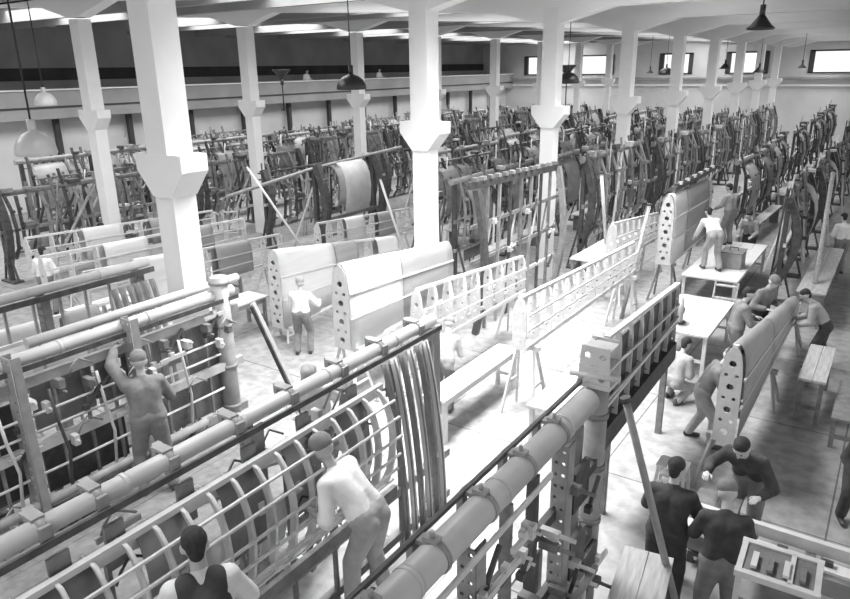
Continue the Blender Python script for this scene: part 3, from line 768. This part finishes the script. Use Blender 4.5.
# small white framed rack at the bottom
rk = thing('parts_rack', 'small pale framed rack of shelves at the bottom right', 'rack', (-.3, 6.02, 0), R(2))
for sx in (-1, 1):
    for sy in (-1, 1): MB().box((sx*.3, sy*.22, .75), (.05, .05, 1.5)).build('post', 'pale', rk)
for z in (.5, .85, 1.2, 1.49): MB().box((0, 0, z), (.6, .44, .02)).build('shelf', 'grey' if z < 1.4 else 'skin_sheet', rk)
b = MB()
for sy in (-1, 1): b.box((0, sy*.24, 1.49), (.68, .06, .06))
for sx in (-1, 1): b.box((sx*.31, 0, 1.49), (.05, .42, .055))
b.box((.1, 0, 1.5), (.04, .44, .04)); b.build('rim', 'pale', rk)
for i in range(4): MB().box((-.2 + .13*i, -.05, 1.53), (.05, .22, .03)).build('part_tray', 'mid' if i % 2 else 'alu', rk)
# plank table at the bottom
table(-1.42, 5.7, .5, 1.1, 1.0, R(8), 'weathered plank table in the foreground behind the nearest jig', 'wood', 'mid')
prop_pole((-1.0, 6.2, .02), (-1.82, 6.08, 2.72), .04, 'grey raking pole leaning on the round post of the nearest jig', 'grey')
sk = table(-1.15, 7.8, .5, .5, .8, 0, 'dark metal trolley with drawers between the three workers, lower right', 'mid', 'dark', name='trolley', cat='trolley')
for i in range(5): MB().box((0, 0, .18 + .12*i), (.42, .5, .05)).build('drawer', 'grey' if i % 2 else 'dark', sk)
table(.1, 12.3, .7, 1.6, .55, 0, 'low grey stand at the right edge beyond the small tool table', 'mid', 'mid')
# ladder-like stands
st = thing('step_stool', 'white step stool before the tapering wing, by the bending man', 'stool', (-1.95, 9.0, 0))
MB().box((0, 0, .45), (.4, .3, .03)).build('seat', 'board', st); MB().box((0, .1, .22), (.36, .2, .03)).build('step', 'board', st)
for sx in (-1, 1):
    for sy in (-1, 1): MB().bar((sx*.17, sy*.12, .44), (sx*.2, sy*.17, 0), .04).build('leg', 'pale', st)
drum = thing('reel', 'round pale disc reel on the sheet-topped table by the dark frame', 'reel', (-3.2, 13.6, .88))
MB().tube([(0, 0, .27), (.1, .03, .27)], .25, 20).build('disc', 'dull', drum); MB().tube([(-.03, 0, .27), (.13, .04, .27)], .06, 12).build('hub', 'dark', drum)
MB().box((.05, .01, .015), (.2, .2, .03)).build('stand', 'dark', drum)

# ------------------------------------------------------------ the jigs further back
def jig_kind(kind, seed):
    """makes one kind of jig at the origin, running along +Y, and returns its root"""
    rnd = random.Random(seed)
    L = 5.4; H = 2.75
    root = thing('assembly_jig', 'x', 'assembly jig')
    for y in (0, L/2, L):
        p = MB(); p.box((0, y, H/2), (.11, .13, H)); p.box((0, y, .03), (.7, .3, .06))
        p.bar((.02, y, 1.2), (.36, y, .05), .05); p.bar((-.02, y, 1.2), (-.36, y, .05), .05)
        p.build('post', 'dark' if kind != 2 else 'mid', root)
    if kind in (0, 3): MB().tube([(0, -.2, H), (0, L+.2, H)], .085, 14).build('beam_tube', 'grey' if kind == 0 else 'mid', root)
    else:
        b = MB(); b.bar((0, -.2, H), (0, L+.2, H), .12, .05); b.bar((0, -.2, H-.22), (0, L+.2, H-.22), .1, .04)
        for i in range(14): b.bar((0, i*.4, H), (0, i*.4+.2, H-.22), .03); b.bar((0, i*.4+.2, H-.22), (0, i*.4+.4, H), .03)
        b.build('lattice_beam', 'mid' if kind == 2 else 'dark', root)
    for z in (.75, 1.6): MB().bar((.05, -.1, z), (.05, L+.1, z), .07, .1).build('cross_rail', rnd.choice(['grey', 'pale', 'mid']), root)
    for i in range(15):
        y = .2 + i*(L-.4)/14
        a = MB(); bow = rnd.uniform(.05, .34)
        pts = [(.0, y, H+rnd.choice([-.1, -.1, .12, .3])), (bow, y, H-.5), (bow*1.25, y, 1.7), (bow, y, 1.1), (.05, y, .7)]
        for q, w in zip(pts, pts[1:]): a.bar(q, w, .05, .09, up=(0, 1, 0))
        for q in pts[1:4]: a.box((q[0]+.07, q[1], q[2]), (.12, .07, .08))
        a.build('former_arm', rnd.choice(['dark', 'dark', 'mid', 'mid', 'grey']), root)
    if kind in (0, 1, 2):
        for (y0, y1) in (((.3, 1.5), (2.9, 3.7)) if kind == 0 else ((3.2, 4.4),) if kind == 1 else ((.9, 1.8), (2.0, 2.6), (4.1, 5.0))):
            rows = [[(x, y, z) for y in (y0, (y0+y1)/2, y1)] for x, z in ((.05, H-.15), (.25, H-.3), (.4, H-.6), (.46, H-1.0), (.42, H-1.4), (.34, H-1.7))]
            MB().strip(rows, True, .01).build('skin_panel', rnd.choice(['dull', 'mid', 'mid', 'skin_sheet']), root)
    if kind in (1, 3):
        for ye in (0, L):
            d = MB(); pts = [(.3*math.sin(t*PI), ye, H + .1 - t*2.3) for t in [i/8 for i in range(9)]]
            for q, w in zip(pts, pts[1:]): d.bar(q, w, .16, .2, up=(0, 1, 0))
            d.build('end_arch', 'dark', root)
    MB().bar((.62, rnd.uniform(.2, 2), .02), (.1, rnd.uniform(1.5, 3), H-.1), .06, .06).build('raking_prop', 'wood' if kind % 2 else 'pale', root)
    MB().bar((-.6, rnd.uniform(2, 4), .02), (-.1, rnd.uniform(3, 5), H-.1), .05, .05).build('raking_prop', 'pale', root)
    for i in range(5):
        y = rnd.uniform(.1, L-.6); x = rnd.choice([-.3, -.2, .3, .45])
        MB().tube([(x, y, .02), (x*.4, y+rnd.uniform(-.3, .7), H+rnd.uniform(-.6, .5))], .025, 6).build('upright_rod', rnd.choice(['pale', 'grey', 'mid', 'dark']), root)
    for i in range(4):
        y = rnd.uniform(.2, L-1.4)
        MB().bar((-.08, y, rnd.uniform(.3, .9)), (-.08, y+rnd.uniform(.6, 1.3), rnd.uniform(1.6, 2.5)), .04, .07).build('diagonal_brace', rnd.choice(['dark', 'mid', 'grey']), root)
    for i in range(3):
        y = rnd.uniform(.2, L-1.2); z = rnd.uniform(.3, 2.1)
        MB().box((-.15, y+.5, z), (.03, rnd.uniform(.4, 1.1), rnd.uniform(.25, .6))).build('infill_plate', rnd.choice(['dark', 'mid', 'skin_sheet', 'dull']), root)
    for i in range(11):
        y = rnd.uniform(.2, L-.2); z = rnd.choice([.85, 1.7, H+.06]); x = rnd.uniform(.0, .2)
        c = MB(); c.box((x, y, z+.05), (rnd.uniform(.1, .3), rnd.uniform(.08, .4), rnd.uniform(.06, .16)))
        c.build('clamp_block', rnd.choice(['pale', 'mid', 'dark', 'grey']), root)
    if kind in (0, 2):
        MB().box((.58, L*.5, .62), (.34, L*.7, .04)).build('foot_board', 'board', root)
        for y in (L*.2, L*.8): MB().box((.58, y, .3), (.3, .06, .6)).build('board_support', 'mid', root)
    return root
protos = [jig_kind(k, 11*k + 3) for k in range(4)] + [jig_kind(k, 11*k + 70) for k in range(4)]
desc = ['tubular jig with two skins', 'lattice jig with end arches', 'lattice jig with three skins', 'tubular jig with end arches',
        'tubular jig with pale props', 'lattice jig with one skin', 'lattice jig with foot board', 'dark arched jig']
rows_ = [(-10.2, [16.6, 23, 29.3, 35.7, 42, 48.4], 'just left of the near columns'),
         (-12.6, [18.6, 25, 31.3, 37.7, 44, 50.3], 'second left of the near columns'),
         (-15.0, [21.9, 28.2, 34.5, 40.8, 47.1], 'third left of the near columns'),
         (-17.4, [16.5, 22.9, 29.2, 35.6, 42, 48.3], 'just right of the gallery side columns'),
         (-21.0, [9.5, 15.9, 22.3, 28.6, 35, 41.4, 47.7], 'just left of the gallery side columns'),
         (-23.4, [12.0, 18.4, 24.8, 31.1, 37.5, 43.9], 'third row out from the gallery'),
         (-25.8, [12.5, 18.9, 25.3, 31.6, 38, 44.4], 'second row out from the gallery'),
         (-28.2, [14.0, 20.4, 26.8, 33.1, 39.5], 'directly below the gallery'),
         (-7.45, [19.2, 25.6, 32.0, 38.4, 44.8], 'just right of the near columns'),
         (-4.4, [24.5, 31, 37.5, 44, 50.5], 'left of the right-hand aisle'),
         (-2.15, [18.6, 25, 31.4, 37.8, 44.2, 50.6], 'along the right-hand aisle')]
used = set(); cnt = 0
for X, ys, where in rows_:
    for i, y in enumerate(ys):
        k = (cnt*5 + 3*i) % 8; cnt += 1
        if k in used: o = copy_tree(protos[k])
        else: o = protos[k]; used.add(k)
        o.location = (X + random.uniform(-.15, .15), y + random.uniform(-.3, .3), 0)
        o.rotation_euler = (0, 0, R(random.uniform(-2.5, 2.5)))
        s = random.uniform(.9, 1.06) * (1.13 if X == -7.45 else 1); o.scale = (1, 1, s)
        o['label'] = '%s, %s in the row %s' % (desc[k], ORD[i], where)
        o['group'] = 'jigs filling the back of the hall'
for k in range(8):
    if k not in used:
        for c in list(protos[k].children): bpy.data.objects.remove(c)
        bpy.data.objects.remove(protos[k])

AJ = thing('assembly_jig', 'dark jig with two thick curved arms round one light hanging skin', 'assembly jig', (-15.0, 16.0, 0))
for y in (0, 2.9):
    d = MB(); pts = [(.1 + .32*math.sin(t*PI), y, 3.0 - t*2.5) for t in [i/9 for i in range(10)]]
    for q, w_ in zip(pts, pts[1:]): d.bar(q, w_, .22, .2, up=(0, 1, 0))
    d.build('curved_arm', 'dark', AJ)
    p_b = MB().box((0, y, 1.5), (.12, .14, 3.0)).build('post', 'dark', AJ); MB().box((0, y, .03), (.6, .4, .06)).build('foot', 'mid', p_b)
MB().tube([(0, -3.5, 2.55), (0, 0, 2.9), (0, 4.6, 3.1)], .05, 10).build('long_tube', 'grey', AJ)
MB().strip([[(x, y, z) for y in (.9, 1.5, 2.15)] for x, z in ((.1, 2.95), (.3, 2.85), (.45, 2.55), (.5, 2.1), (.46, 1.7), (.38, 1.35))], True, .01).build('skin_panel', 'nose_grey', AJ)
for z in (.7, 1.2): MB().bar((.05, -.2, z), (.05, 3.2, z), .08, .12).build('cross_rail', 'mid', AJ)
for i in range(9): MB().box((.28 + .1*(i % 2), .02 + 2.9*(i % 2), .8 + .22*i), (.2, .12, .07)).build('clamp_block', 'grey' if i % 3 else 'pale', AJ)
TJ = thing('assembly_jig', 'tall open dark jig with toothed top beam in front of the third near column', 'assembly jig', (-7.45, 12.7, 0))
b = MB(); b.bar((0, -.1, 3.42), (0, 4.5, 3.28), .12, .16); b.build('top_beam', 'dark', TJ)
for i in range(13): MB().box((.04, .1 + .34*i, 3.53 - .01*i), (.12, .13, .08)).build('tooth', 'grey' if i % 2 else 'mid', TJ)
for y in (.15, 4.4):
    d = MB(); pts = [(.05 + .22*math.sin(t*PI), y, 3.3 - t*3.28) for t in [i/9 for i in range(10)]]
    for q, w_ in zip(pts, pts[1:]): d.bar(q, w_, .13, .14, up=(0, 1, 0))
    d.build('curved_arm', 'dark' if y < 1 else 'grey', TJ)
for z in (.9, 1.7, 2.5): MB().bar((0, 0, z), (0, 4.5, z), .05, .08).build('cross_rail', 'mid' if z > 1 else 'pale', TJ)
for i in range(7): MB().bar((.02, .6 + .55*i, .02), (.02, .7 + .55*i, 3.3), .05, .07).build('upright', ('mid', 'grey', 'dark')[i % 3], TJ)
for i in range(6): MB().bar((-.04, .4 + .6*i, .9), (-.04, 1.0 + .6*i, 2.5), .03, .05).build('diagonal_brace', ('pale', 'mid')[i % 2], TJ)
fittings(TJ, 22, .3, 4.2, (.9, 1.7, 2.5), (.03, .14), 21)
table(-5.6, 24.5, .9, 1.5, .9, 0, 'white-topped table among the jigs beyond the platform table', 'w_cloth', 'grey')
# a few long planks / benches and ladders among the far jigs
ladder(-17.2, 14.3, 1.6, R(40), 'short wooden ladder below the second gallery side column', .5)
prop_pole((-12.9, 14.0, .02), (-14.9, 13.2, 3.3), .035, 'long pale pole leaning left of the dark arched jig', 'pale')
prop_pole((-10.9, 15.4, .02), (-11.9, 15.3, 2.9), .035, 'long pale pole leaning in front of the third row jig', 'pale')
prop_pole((-6.5, 18.6, 1.0), (-6.7, 18.4, 3.0), .05, 'pale pole standing on the long plank table', 'pale')
prop_pole((-1.2, 18.0, .85), (-1.35, 20.0, 3.2), .05, 'raking pole over the long grey table at the right edge', 'wood')
prop_pole((-4.95, 15.6, .0), (-4.95, 17.1, 2.5), .05, 'grey wooden post leaning by the large platform table', 'grey')
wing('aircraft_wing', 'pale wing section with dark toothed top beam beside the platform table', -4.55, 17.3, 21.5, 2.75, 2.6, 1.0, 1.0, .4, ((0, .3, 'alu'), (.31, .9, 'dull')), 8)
for y in (17.6, 21.0): trestle(-4.55, y, 1.0, .5, .6, 0, '%s trestle under the section with the toothed beam' % ('near' if y < 18 else 'far'), 'grey')
wr2 = thing('toothed_beam', 'dark toothed steel beam lying along the wing by the platform table', 'beam', (-4.55, 17.5, 2.8))
MB().box((0, 2.2, .06), (.14, 4.2, .1)).build('rail', 'dark', wr2)
for i in range(12): MB().box((.03, .3 + .34*i, .14), (.1, .12, .07)).build('tooth', 'pale' if i % 2 else 'dark', wr2)

# ------------------------------------------------------------ lamps
def lamp(x, y, z, r, m, label, inv=False, ztop=7.6):
    t = thing('pendant_lamp', label, 'lamp', (x, y, z))
    s = 1 if not inv else -1
    prof = [(r, 0), (r*1.02, .01), (r*.97, r*.3), (r*.82, r*.58), (r*.55, r*.8), (r*.2, r*.93), (.05, r*.98)] if m == 'lamp_light' or r > .3 else [(r, 0), (r*1.02, .02), (r*.8, r*.25), (r*.4, r*.75), (.05, r*1.0)]
    prof = [(a, b*1.25) for a, b in prof] if m == 'lamp_light' else prof
    prof2 = prof + [(a*.96, b - .012) for a, b in prof[::-1]]
    MB().lathe([(a, s*b) for a, b in prof2]).build('shade', m, t)
    MB().tube([(0, 0, s*r*.9), (0, 0, s*(r*.9+.2))], .05, 10).build('socket', m, t)
    MB().sphere((0, 0, s*r*.45), .07).build('bulb', 'pale', t)
    if not inv: MB().tube([(0, 0, r*.9+.15), (0, 0, ztop - z)], .012, 6).build('cord', 'rope', t)
    else: MB().tube([(0, 0, -r), (0, 0, -1.2), (-.4, .3, -1.2)], .02, 6).build('bracket', 'rope', t)
    return t
lamp(-8.92, 4.55, 4.85, .24, 'lamp_light', 'large pale dome lamp hanging at the left edge')
lamp(-18.56, 9.94, 5.02, .27, 'lamp_light', 'smaller pale dome lamp above the large one at the left')
lamp(-10.1, 12.1, 5.38, .32, 'lamp_dark', 'dark dome lamp hanging left of the second near column')
lamp(-2.55, 14.8, 6.38, .24, 'lamp_dark', 'dark cone lamp hanging from the ceiling at the upper right')
lamp(-16.1, 16.0, 5.8, .27, 'lamp_dark', 'dark upturned cone lamp beside the second gallery side column', True)
lamp(-8.59, 20.28, 5.3, .33, 'lamp_dark', 'dark dome lamp between the third and fourth near columns')
lamp(-8.9, 20.9, 5.8, .28, 'lamp_dark', 'upturned dark cone lamp above the dome between third and fourth columns', True)
for i, (x, y, z, r) in enumerate(((-12.8, 42, 5.31, .2), (-11.88, 42, 5.22, .4), (-8.76, 42, 5.5, .3), (-7.03, 42, 5.3, .3), (-5.02, 42, 5.5, .2))):
    lamp(x, y, z, r, 'lamp_dark', '%s of the small dark lamps hanging before the end wall windows' % ['leftmost', 'second', 'third', 'fourth', 'rightmost'][i])

# ------------------------------------------------------------ light
w = bpy.data.worlds.new('world'); sc.world = w; w.use_nodes = True
bg = w.node_tree.nodes['Background']; bg.inputs[0].default_value = (1, 1, 1, 1); bg.inputs[1].default_value = 1.15
def area(x, y, z, sx, sy, e_, rot=(0, 0, 0), spread=180):
    l = bpy.data.lights.new('ceiling_fill', 'AREA'); l.shape = 'RECTANGLE'; l.size = sx; l.size_y = sy; l.energy = e_; l.spread = R(spread)
    o = bpy.data.objects.new('ceiling_fill', l); col.objects.link(o); o.location = (x, y, z); o.rotation_euler = rot
    return o
for k in range(-1, 9):  # fill lamps added under the ceiling, strongest over the middle bay
    y = Y0 + 6*k + 3
    area(-5.6, y, 7.9, 2.4, 4, {-1: 120, 0: 900, 1: 520}.get(k, 200), spread=105)
    area(-14.0, y, 7.9, 4, 4, 330, spread=150)
    area(-25.2, y, 7.9, 4, 4, 420, spread=150)
sc.view_settings.view_transform = 'Standard'; sc.view_settings.look = 'None'; sc.view_settings.gamma = 1; sc.view_settings.exposure = .12
sc.cycles.max_bounces = 6; sc.cycles.use_denoising = True
